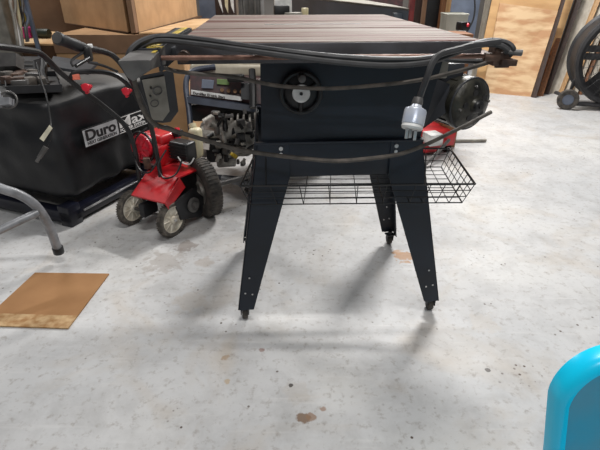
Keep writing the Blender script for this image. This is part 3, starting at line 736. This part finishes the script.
# ------------------------------------------------------------------ cardboard boxes behind
def boxprism(mb, foot, z0, z1):
    mb.slab([V(x,y,z0) for x,y in foot], z1-z0, V(0,0,1)); return mb
lb_ = thing('cardboard_box', 'large closed cardboard box on the floor behind the covered generator', 'cardboard box', (-1.1,2.9,0))
boxprism(MB(), [(-1.46,2.86),(-.70,2.84),(-.72,3.55),(-1.46,3.55)], 0, .70).build('carton', 'card', lb_)
mb = MB(); boxprism(mb, [(-1.46,2.852),(-.70,2.832),(-.70,2.84),(-1.46,2.86)], .60, .701); mb.build('front_flap', 'cardbrown', lb_)
tbx = thing('cardboard_box', 'big tan cardboard box with angled face, topmost of stack at upper left', 'cardboard box', (-1.2,3.2,.71))
boxprism(MB(), [(-1.72,3.60),(-1.02,2.89),(-1.0,3.5),(-1.50,3.92)], .712, 1.25).build('carton', 'card', tbx)
mb = MB(); mb.slab([V(-1.72,3.595,.707),V(-1.02,2.885,.707),V(-1.02,3.3,.707),V(-1.3,3.5,.707)], .006, V(0,0,1)); mb.build('bottom_flap', 'carddark', tbx)
fb = thing('cardboard_box', 'long tan cardboard box lying beside the saw table, seen along its side', 'cardboard box', (-.97,3.6,.7))
mb = MB(); boxprism(mb, [(-.985,2.90),(-.955,2.90),(-.90,4.35),(-1.3,4.35),(-1.3,3.95),(-.995,3.6)], .712, 1.22); mb.build('carton', 'card', fb)
mb = MB(); boxprism(mb, [(-.99,2.86),(-.962,2.86),(-.957,2.90),(-.987,2.90)], .71, 1.2); mb.build('side_flap', 'cardbrown', fb)
mb = MB(); boxprism(mb, [(-.985,2.88),(-.950,2.88),(-.87,4.40),(-1.2,4.40),(-1.2,4.1),(-.985,3.6)], .700, .712); mb.build('bottom_flap', 'carddark', fb)
mb = MB(); boxprism(mb, [(-1.25,3.58),(-.66,3.58),(-.55,4.4),(-1.25,4.4)], 0, .69); tag(mb.build('cardboard_box', 'cardbrown'), 'wide brown cardboard carton standing under the long tan box, behind saw table corner', 'cardboard box')
mb = MB(); mb.slab([V(-.945,2.86,.712),V(-.72,2.87,.712),V(-.60,4.0,.712),V(-.855,4.0,.712)], .008, V(0,0,-1)); tag(mb.build('cardboard_sheet', 'cardlight'), 'pale loose cardboard sheet beside the yellow rail tape', 'cardboard')
# left pieces
mb = MB(); mb.slab([V(-2.15,3.62,0),V(-1.56,3.98,0),V(-1.56,3.98,1.35),V(-2.15,3.62,1.35)], .02); tag(mb.build('cardboard_sheet', 'cardbrown'), 'brown cardboard panel standing between the blue-grey post and tan box', 'cardboard')
bx3 = thing('cardboard_box', 'open low cardboard box with pale rim under the brown panel', 'cardboard box', P(50,45,2.9))
a1, a2, a3, a4 = onY(18,43,2.90), onY(76,48,2.80), onY(72,28,3.4), onY(20,27,3.4)
zr = .63
def rz_(p): return V(p.x, p.y, zr)
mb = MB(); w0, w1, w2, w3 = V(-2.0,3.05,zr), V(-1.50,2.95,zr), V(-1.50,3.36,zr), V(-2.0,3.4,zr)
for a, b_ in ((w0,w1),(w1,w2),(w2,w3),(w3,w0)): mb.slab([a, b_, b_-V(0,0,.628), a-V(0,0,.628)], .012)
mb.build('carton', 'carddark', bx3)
mb = MB(); mb.slab([w0+V(0,0,.01), w1+V(0,0,.01), w1+V(.0,.16,.03), w0+V(0,.18,.03)], .01, V(0,0,-1)); mb.slab([w1+V(-.22,.2,.05), w1+V(.05,.2,.0), w2+V(.02,0,.02), w2+V(-.25,0,.05)], .01, V(0,0,-1)); mb.build('flap', 'cardlight', bx3)
mb = MB(); mb.box((-1.78,3.14,.688), (.10,.06,.065), rz=.1, bev=.006); tag(mb.build('small_carton', 'pink'), 'small magenta packet beside the blue-grey post', 'packet')
mb = MB(); mb.cyl(V(-1.71,3.13,.686), V(-1.60,3.11,.686), .026, seg=20, bev=.004); tag(mb.build('small_can', 'darkgreen'), 'dark green can lying beside the magenta packet', 'can')
mb = MB(); mb.slab([P(53,56,2.0),P(98,62,2.12),P(88,72,1.95),P(50,66,1.9)], .012, V(0,0,-1)); tag(mb.build('rubber_mat', 'charcoal'), 'grey rubber mat piece lying on cover beneath the black grip', 'mat')

# ------------------------------------------------------------------ shelving and hanging cords at left
sh = thing('shelving_post', 'wide grey steel post at the upper left corner', 'post', onz(0,120))
a = P(-2,10,2.55); mb = MB(); mb.box((a.x, a.y, .75), (.10,.08,1.5), bev=.004); mb.build('post', 'panelgrey', sh)
MB().tube([P(-6,-15,2.5), P(32,-15,2.5)], .012, 8).build('hook_rail', 'grey', sh)
tag(sh, None, None); 
a = P(28.5,10,2.58); mb = MB(); mb.box((a.x, a.y, .75), (.022,.022,1.5), bev=.004); tag(mb.build('steel_post', 'bluegrey'), 'narrow blue-grey steel post standing before the brown cardboard panel', 'post')
mb = MB(); mb.box((a.x-.035, a.y+.01, .95), (.016,.02,.35), bev=.002); tag(mb.build('yellow_strip', 'yellow'), 'narrow yellow strip beside the blue-grey steel post', 'strip')
random.seed(5)
for k in range(7):
    x0 = 8+k*2.4; t0 = 2.40+.022*k; bx_ = 16+k*1.6+random.uniform(-2,2); yb = 34+random.uniform(0,12)
    mb = MB(); mb.tube([P(x0,-16,t0), P(x0+1+random.uniform(-1,2),4,t0), P(x0+3+random.uniform(-1,3),18,t0), P(bx_,yb-8,t0), P(bx_+2,yb+6,t0+.02)], .008, 7, smooth=5)
    m_ = ['panelgrey','white','panelgrey','cream','black','grey','bluegrey'][k]
    tag(mb.build('dangling_cable', m_), 'loose cord in the bundle hanging beside the wide grey post', 'cord', 'cords hanging by the grey post')
# grey tubular leg in the lower left
tf = thing('folding_table_frame', 'grey tubular metal frame leg with black foot at lower left', 'frame', onz(59,250))
ft = onz(59,251)
pts = [P(-30,176,1.48),P(0,188,1.52),P(20,195,1.56),P(36,206,1.60),P(47,222,1.66),P(53,236,1.70),P(58,250,1.745)]
MB().tube(pts, .0165, 12, smooth=6).build('leg_tube', 'tubegrey', tf)
MB().tube([P(-30,243,1.50),P(0,230,1.53),P(38,212.5,1.605)], .0145, 12).build('brace_tube', 'tubegrey', tf)
MB().cyl(P(57.4,247,1.735), P(59,252.6,1.752), .020, seg=18, bev=.002).build('foot_cap', 'black', tf)
# flat cardboard on the floor
c4 = [onz(35,272.5,.006), onz(109,273.5,.006), onz(68,328,.006), onz(-22,325,.006)]
cs = thing('cardboard_sheet', 'flat brown cardboard sheet lying on the concrete floor', 'cardboard', c4[0])
c3a, c3b = lerp(c4[1], c4[2], .80), lerp(c4[0], c4[3], .80)
MB().slab([c4[0],c4[1],c3a,c3b], .005, V(0,0,-1)).build('sheet', 'cardfloor', cs)
MB().slab([c3b,c3a,c4[2],c4[3]], .005, V(0,0,-1)).build('scuffed_edge', 'cardfoot', cs)

# ------------------------------------------------------------------ boards leaning at right
def board(b0, b1, t1, t0, th, m, name, label, cat='board', group=None, k=1.35):
    """b0,b1 bottom pixels on the floor (left,right); t0,t1 top pixels at depth given by leaning back"""
    A, B = onz(*b0), onz(*b1)
    dpt = .38
    def top(px, py, base):
        return onY(px, py, base.y+dpt*.62)
    tl, tr_ = top(*t0, A), top(*t1, B)
    tl = A+(tl-A)*k; tr_ = B+(tr_-B)*k
    o = MB().slab([A, B, tr_, tl], th, V(0,1,.0)).build(name, m)
    if group or label: tag(o, label, cat, group)
    return o
board((483,92.5),(533,97),(560,11),(500,3), .018, 'ply', 'plywood_sheet', 'knotty orange plywood sheet leaning in front, right of the saw', 'plywood', k=1)
board((474,88),(543,94),(576,-8),(494,-8), .018, 'ply2', 'plywood_sheet', 'taller pale plywood sheet standing behind the knotty one', 'plywood')
board((532,97.5),(536,98),(562,12),(559,12), .03, 'darkwood', 'wooden_board', 'thin dark board along the right edge of the knotty plywood')
board((537,96),(543,96.3),(561,38),(556.5,38), .04, 'brownwood', 'wooden_board', 'brown board leaning just right of the knotty plywood', k=1)
board((545,94),(548.5,94.5),(583,-4),(578.5,-4), .04, 'darkwood', 'wooden_board', 'narrow dark board between plywood and the white boards')
board((549,93),(558,94),(597,-4),(584,-4), .03, 'palewood', 'wooden_board', 'whitish board leaning right of the narrow dark one')
board((559,94.5),(562,95),(602,-4),(598,-4), .03, 'pine', 'wooden_board', 'slim pine batten leaning beside the whitish board')
x = 563
spec = [(4,'palewood','pale'),(3,'pine','tan'),(5,'palewood','off-white'),(4,'brownwood','brown'),(6,'palewood','light grey'),(4,'pine','yellowish'),(5,'darkwood','dark'),(8,'palewood','broad pale')]
where = ['left of the drum fan','just inside the fan ring','seen through the fan, second','seen through the fan, third','seen through the fan grille, fourth','behind the fan crossbar, fifth','behind the fan, sixth','behind the fan at the frame edge']
for (w, m_, nm), wh_ in zip(spec, where):
    board((x,94.5),(x+w,95),(x+w+41+(x-563)*.06,-4),(x+41+(x-563)*.06,-4), .03, m_, 'wooden_board', nm+' leaning board '+wh_)
    x += w+.8
# ------------------------------------------------------------------ drum fan
FY = 3.95
fc = onY(621,64,FY); base_z = 0
fan = thing('drum_fan', 'large black round drum fan on small wheels by leaning boards', 'fan', V(fc.x, fc.y, 0))
fa = V(-.25,-1,0).normalized(); R_ = .375
fc.z = .425
mb = MB(); mb.lathe([(R_-.055,.10),(R_-.02,.12),(R_,.11),(R_+.008,.08),(R_-.01,.05),(R_-.02,-.16),(R_,-.18),(R_-.03,-.19),(R_-.04,.05),(R_-.055,.10)], fc, fa, 56); mb.build('drum', 'fanblack', fan)
mb = MB(); side = V(-fa.y, fa.x, 0)
for s_ in (.060, -.0): mb.box((0,0,0), (R_*1.96,.012,.052), mx=frame_mat(fc+fa*.10+V(0,0,.03+s_-.02), side, fa, V(0,0,1)), bev=.003)
mb.box((0,0,0), (.09,.012,R_*1.9), mx=frame_mat(fc+fa*.085, side, fa, V(0,0,1)), bev=.003)
mb.build('motor_crossbar', 'fanblack', fan)
mb = MB()
for k in range(1, 12): mb.torus(fc+fa*.11, fa, R_*k/12, .0016, 40, 5)
for k in range(12):
    a = k*PI/12; u = side*math.cos(a)+V(0,0,1)*math.sin(a); mb.cyl(fc+fa*.112-u*(R_-.03), fc+fa*.112+u*(R_-.03), .0018, seg=5)
mb.build('grille', 'fanblack', fan)
mb = MB(); mb.cyl(fc-fa*.10, fc+fa*.06, .085, seg=28, bev=.01); mb.build('fan_motor', 'fanblack', fan)
for k in range(3):
    a = k*2*PI/3+2.0; u = side*math.cos(a)+V(0,0,1)*math.sin(a); w = fa.cross(u)
    mb = MB(); mb.slab([fc+u*.06-w*.03-fa*.02, fc+u*.06+w*.03+fa*.02, fc+u*.36+w*.10+fa*.05, fc+u*.37-w*.05-fa*.05], .004, fa); mb.build('blade', 'fanblack', fan)
mb = MB(); 
for s_ in (-1,1):
    mb.tube([fc+side*s_*.33+V(0,0,-.19)+fa*.05, V(fc.x,fc.y,.09)+side*s_*.34+fa*.04, V(fc.x,fc.y,.09)+side*s_*.40-fa*.14], .016, 8)
mb.tube([V(fc.x,fc.y,.05)-side*.34+fa*.10, V(fc.x,fc.y,.05)+side*.34+fa*.10], .018, 8)
mb.build('stand', 'fanblack', fan)
for s_ in (-1, 1):
    cpos = V(fc.x,fc.y,.085)+side*s_*.36+fa*.12
    mb = MB(); mb.lathe([(.045,-.02),(.078,-.022),(.085,-.01),(.085,.01),(.078,.022),(.045,.02),(.045,-.02)], cpos, fa if False else V(-.45,-1,0), 28); w_ = mb.build('wheel', 'rubber', fan)
    mb = MB(); mb.lathe([(0,-.012),(.046,-.012),(.046,.012),(.015,.014),(0,.014)], cpos, V(-.45,-1,0), 24); mb.build('wheel_hub', 'bluegrey', w_)
mb = MB(); mb.box(fc+V(-.28,-.1,.36), (.05,.04,.03), rz=.3, bev=.006); mb.build('handle_clip', 'fanblack', fan)

# ------------------------------------------------------------------ turquoise chair at lower right
ch = thing('plastic_chair', 'bright turquoise plastic chair back in the bottom right corner', 'chair', V(.45,.2,0))
cx0, cy0 = .262, .305
def chp(x, z): # back plane leaning away
    return V(cx0+x, cy0+(z-.40)*.10, z)
Wc, Zt = .40, .652
def outline(inset, n=12):
    pts = []; r = .058-inset*.75
    x0, x1, z1, z0 = inset, Wc-inset, Zt-inset, .40
    pts.append((x0+.024, z0)); pts.append((x0+.012, .51))
    for k in range(n+1):
        a = PI-k/n*PI/2; pts.append((x0+r+r*math.cos(a), z1-r*1.05+r*1.05*math.sin(a)))
    for k in range(n+1):
        a = PI/2-k/n*PI/2; pts.append((x1-r+r*math.cos(a), z1-r*1.05+r*1.05*math.sin(a)))
    pts.append((x1-.012, .51)); pts.append((x1-.024, z0)); return pts
o1, o2 = outline(0), outline(.016)
mb = MB(); b = mb.bm
def ring(pts, dy): return [b.verts.new(chp(x,z)+V(0,dy,0)) for x,z in pts]
r1, r2, r3, r4 = ring(o1,.0), ring(outline(.004),-.008), ring(outline(.012),-.009), ring(o2,-.002)
r0 = ring(o1,.012); r5 = ring(o2,.012)
for A, B in ((r0,r1),(r1,r2),(r2,r3),(r3,r4),(r5,r0)):
    for k in range(len(A)-1): b.faces.new((A[k],A[k+1],B[k+1],B[k]))
mb.build('backrest_rim', 'cyan', ch, smooth=60)
mb = MB(); mb.slab([chp(x,z)+V(0,-.001,0) for x,z in o2], .012, V(0,1,0)); mb.build('backrest', 'cyaninner', ch)
mb = MB(); mb.box((cx0+Wc/2, .09, .40), (.42,.42,.03), bev=.012, seg=3); mb.build('seat', 'cyan', ch)
for sx in (0,1):
    for sy in (0,1):
        mb = MB(); mb.cyl((cx0+.03+sx*(Wc-.06), -.08+sy*.34, .39), (cx0+.0+sx*Wc, -.11+sy*.40, 0), .02, .015); mb.build('leg', 'cyan', ch)

# ------------------------------------------------------------------ red jack behind the saw
jk = thing('floor_jack', 'red floor jack on the concrete behind the saw basket', 'jack', onz(430,152))
q = onz(431,153)
mb = MB(); mb.box((q.x, q.y+.1, .10), (.20,.30,.09), rz=.3, bev=.01); mb.box((q.x-.03, q.y-.02, .055), (.13,.10,.06), rz=.3, bev=.01); jb = mb.build('jack_body', 'red', jk)
mb = MB(); mb.box((q.x-.02, q.y-.055, .115), (.09,.10,.07), rz=.3, bev=.004); mb.build('label_plate', 'white', jk)
for s_ in (-1,1):
    MB().cyl((q.x+s_*.09, q.y+.02, .03), (q.x+s_*.115, q.y+.03, .03), .03, seg=18).build('wheel', 'black', jk)
mb = MB(); mb.tube([onz(424,166,.02), onz(438,152,.06), onz(449,140,.10)], .011, 8); tag(mb.build('steel_bar', 'grey'), 'grey steel bar slanting across the red jack', 'bar')
mb = MB(); mb.tube([onz(445,141,.012), onz(486,140.5,.012)], .011, 8); tag(mb.build('steel_rod', 'panelgrey'), 'thin steel rod lying on the floor right of the red jack', 'rod')
q2 = onz(440,133); mb = MB(); mb.box((q2.x+.0,q2.y,.15), (.09,.05,.30), rz=.2, bev=.002); tag(mb.build('wood_block', 'pine'), 'upright pale wood block behind the red jack under the motor', 'wood block')

# ------------------------------------------------------------------ things behind the saw table
def stand(px0, px1, pyt, Y, depth, m, name, label, cat, top=None, bev=.003):
    a, b_ = onY(px0, pyt, Y), onY(px1, pyt, Y); z1 = top or a.z
    o = MB().box(((a.x+b_.x)/2, Y+depth/2, z1/2), (b_.x-a.x, depth, z1), bev=bev).build(name, m); return tag(o, label, cat)
# corrugated sheet
a, b_ = onY(236,10,3.0), onY(264,10,3.0)
mb = MB(); n = 28
ptsf = [V(a.x+(b_.x-a.x)*k/n, 3.0+.018*math.cos(k*2*PI/5.6), 0) for k in range(n+1)]
bmx = mb.bm
lo_ = [bmx.verts.new(p) for p in ptsf]; hi_ = [bmx.verts.new(p+V(0,0,1.25)) for p in ptsf]
lo2 = [bmx.verts.new(p+V(0,.004,0)) for p in ptsf]; hi2 = [bmx.verts.new(p+V(0,.004,1.25)) for p in ptsf]
for k in range(n):
    bmx.faces.new((lo_[k],lo_[k+1],hi_[k+1],hi_[k])); bmx.faces.new((lo2[k+1],lo2[k],hi2[k],hi2[k+1])); bmx.faces.new((hi_[k],hi_[k+1],hi2[k+1],hi2[k]))
tag(mb.build('corrugated_sheet', 'curtain', smooth=60), 'grey corrugated sheet standing upright behind the saw table', 'metal sheet')
stand(198,217,-8,4.7,.3,'bluegrey','grey_crate','blue-grey crate right of the long tan box behind the saw','crate', top=1.0)
stand(214,237,-8,4.6,.04,'darkwood','dark_panel','dark panel between grey crate and corrugated sheet','panel', top=1.15)
for k, (xa, xb, c) in enumerate(((217,224,'white'),(226,229,'cream'),(231,235,'white'))):
    o = MB().slab([onY(xa-2,-10,4.592),onY(xa+2,-10,4.592),onY(xb-1,13,4.592),onY(xb-4,6,4.592)], .01).build('white_strap', c)
    tag(o, 'pale strap hanging before the dark panel beside corrugated sheet', 'strap', 'pale straps behind the saw')
# slate bench
wk = thing('slate_bench', 'dark slate painted workbench behind the saw table', 'bench', (.3,2.9,0))
mb = MB(); A_, B_ = onY(285,-6,3.4), onY(413,11,2.65)
topz = .93
l_, r_ = V(A_.x, 3.7, A_.z), V(B_.x, 2.75, onY(413,11,2.75).z)
l_.z = .890; r_.z = .842
mb.slab([V(l_.x,l_.y,.890), V(r_.x,r_.y,r_.z), V(r_.x,r_.y,r_.z-.16), V(l_.x,l_.y,.65)], .03, V(.2,1,0)); mb.build('apron', 'slate', wk)
mb = MB(); mb.slab([V(l_.x,l_.y,.893), V(r_.x,r_.y,r_.z+.003), V(r_.x,r_.y+.45,r_.z+.003), V(l_.x+.3,l_.y+.5,.893)], .012, V(0,0,-1)); mb.build('bench_top', 'panelgrey', wk)
for p in (V(l_.x+.04,l_.y+.04,0), V(r_.x-.05,r_.y+.06,0), V(r_.x-.05,r_.y+.38,0), V(l_.x+.3,l_.y+.4,0)):
    MB().box((p.x,p.y,.41), (.05,.05,.82), bev=.003).build('leg', 'slate', wk)
can = onY(304,14,2.45)
def little(px0, px1, pyt, pyb, Y, m, name, label, cat, d=.05, support=True):
    a, b_ = onY(px0,pyt,Y), onY(px1,pyb,Y)
    mb = MB(); mb.box(((a.x+b_.x)/2, Y+d/2, (a.z+b_.z)/2), (b_.x-a.x, d, a.z-b_.z), bev=.003); return tag(mb.build(name, m), label, cat)
# low bench carrying small stuff behind the table
lbn = MB(); p0 = onY(262,15,2.35); lbn.box((.02,2.60,.40), (.32,.24,.80), bev=.004); tag(lbn.build('low_cabinet', 'panelgrey'), 'low grey cabinet just behind the saw table with small parts on it', 'cabinet')
zc_ = .802
def onlow(x, y, w, d, h, m, name, label, cat, cyl=False):
    mb = MB()
    if cyl: mb.cyl((x,y,zc_), (x,y,zc_+h), w/2, seg=20, bev=.002)
    else: mb.box((x,y,zc_+h/2), (w,d,h), rz=.1, bev=.004)
    return tag(mb.build(name, m), label, cat)
onlow(.025,2.54,.035,.03,.055,'cream','small_can','small cream can on the low cabinet before the slate bench','can',True)
onlow(-.035,2.54,.09,.05,.035,'panelgrey','parts_box','flat grey box beside the small cream can','box')
onlow(-.095,2.56,.08,.06,.065,'black','black_tool','black tool body on the low cabinet near corrugated sheet','tool')
tag(MB().box((-.09,2.65,zc_+.06), (.09,.05,.12), rz=.1, bev=.004).build('white_carton','white'), 'white carton behind the black tool body', 'box')
stand(335,362,-3,4.6,.2,'white','white_carton','white carton beyond the slate workbench','box', top=.93)
stand(366,404,-8,4.4,.3,'maroon','maroon_cabinet','dark maroon cabinet beyond the right end of slate workbench','cabinet', top=1.3)
stand(296,330,-3,4.7,.3,'cardbrown','cardboard_box','brown carton on the floor beyond the left of the slate workbench','box', top=.95)
# right part
stand(411.5,416.5,-8,3.0,.05,'redpost','red_post','dark red steel post standing right of the slate bench','post', top=1.4)
stand(417,425,-8,3.3,.03,'darkwood','brown_panel','dark brown board between red post and pale post','board', top=1.4)
stand(425,428.5,-8,3.2,.04,'cardbrown','pale_post','thin brownish post left of the black cabinet','post', top=1.4)
stand(429,443,-8,3.5,.25,'black','black_cabinet','tall black cabinet behind the right end of saw table','cabinet', top=1.3)
stand(443,448,-8,3.45,.04,'brownwood','wooden_board','short reddish-brown board right of the tall black cabinet','board', top=1.3)
stand(448,453,-8,3.6,.04,'pine','wooden_board','upright pine board behind the pale grey bin','board', top=1.4)
stand(453,482,-8,4.3,.3,'bluegrey','grey_locker','blue-grey metal cabinet behind the pale grey bin','cabinet', top=1.2)
bn = thing('waste_bin', 'pale grey plastic bin standing behind the saw table corner', 'bin', onz(455,80))
bp_ = onY(457,14,3.25)
mb = MB(); mb.lathe([(0,0),(.075,0),(.10,bp_.z-.01),(.106,bp_.z),(.10,bp_.z+.004),(.09,bp_.z-.01),(.07,.01),(0,.01)], V(bp_.x,3.30,0), V(0,0,1), 4); mb.build('bin_body', 'bucket', bn)
mb = MB(); c = P(463,26,2.86); 
dv = thing('black_charger', 'small black charger with a hanging cord beside pale grey bin', 'charger', c)
mb.box(c, (.07,.06,.05), rz=.3, bev=.008); mb.build('charger_body', 'black', dv)
MB().slab([P(459,30,2.84),P(466,31,2.84),P(466,34,2.84),P(459,33.5,2.84)], .02).build('white_label', 'white', dv)
MB().tube([P(474,-8,2.86),P(475,8,2.86),P(473,20,2.86),P(468,30,2.86),P(465,33,2.86)], .005, 6, smooth=5).build('charger_cord', 'black', dv)
MB().cyl(P(468,24,2.83), P(468,26,2.82), .008, seg=10).build('red_button', 'redbright', dv)
st = onz(463,40,0)
MB().slab([P(469,18,3.2),P(472,18,3.2),P(474,44,3.2),P(470,44,3.2)], .02)
stand(455,474,34,2.90,.20,'brownwood','wooden_crate','low wooden crate under the black charger','crate')
b2 = MB(); b2.slab([onz(470,86), onz(474,86.5), onY(492,-6,4.6), onY(487,-6,4.6)], .02, V(0,1,0)); tag(b2.build('wooden_board', 'palewood'), 'thin white board leaning left of the plywood sheets', 'board')

# ------------------------------------------------------------------ camera, light, colour
cam = bpy.data.cameras.new('camera'); co = bpy.data.objects.new('camera', cam); C.objects.link(co)
cam.sensor_fit = 'HORIZONTAL'; cam.sensor_width = 36; cam.lens = F/600*36; cam.clip_start = .02
co.location = (0,0,H); co.rotation_euler = (PI/2-PITCH, 0, 0)
bpy.context.scene.camera = co
def area(loc, sx, sy, power, aim, col=(1,.98,.955)):
    l = bpy.data.lights.new('tube_light', 'AREA'); l.shape = 'RECTANGLE'; l.size = sx; l.size_y = sy; l.energy = power; l.color = col
    o = bpy.data.objects.new('tube_light', l); C.objects.link(o); o.location = loc
    o.rotation_euler = (Vector(aim)-Vector(loc)).to_track_quat('-Z','Y').to_euler(); return o
area((1.25,4.0,2.9), .9, .07, 145, (.8,2.5,0))
area((.2,5.6,2.9), 1.2, .10, 38, (.2,3.5,0))
area((-2.2,3.4,2.9), .8, .10, 46, (-1.5,2.5,0))
area((.25,.62,2.9), 1.2, .07, 46, (.25,.8,0))
area((.2,-1.6,2.9), 1.2, .10, 30, (.2,.6,0))
w = bpy.data.worlds.new('world'); bpy.context.scene.world = w; w.use_nodes = True
w.node_tree.nodes['Background'].inputs[0].default_value = (.92,.95,1,1); w.node_tree.nodes['Background'].inputs[1].default_value = .15
vs = bpy.context.scene.view_settings; vs.view_transform = 'Standard'; vs.look = 'None'; vs.gamma = 1; vs.exposure = -.1; vs.use_curve_mapping = False
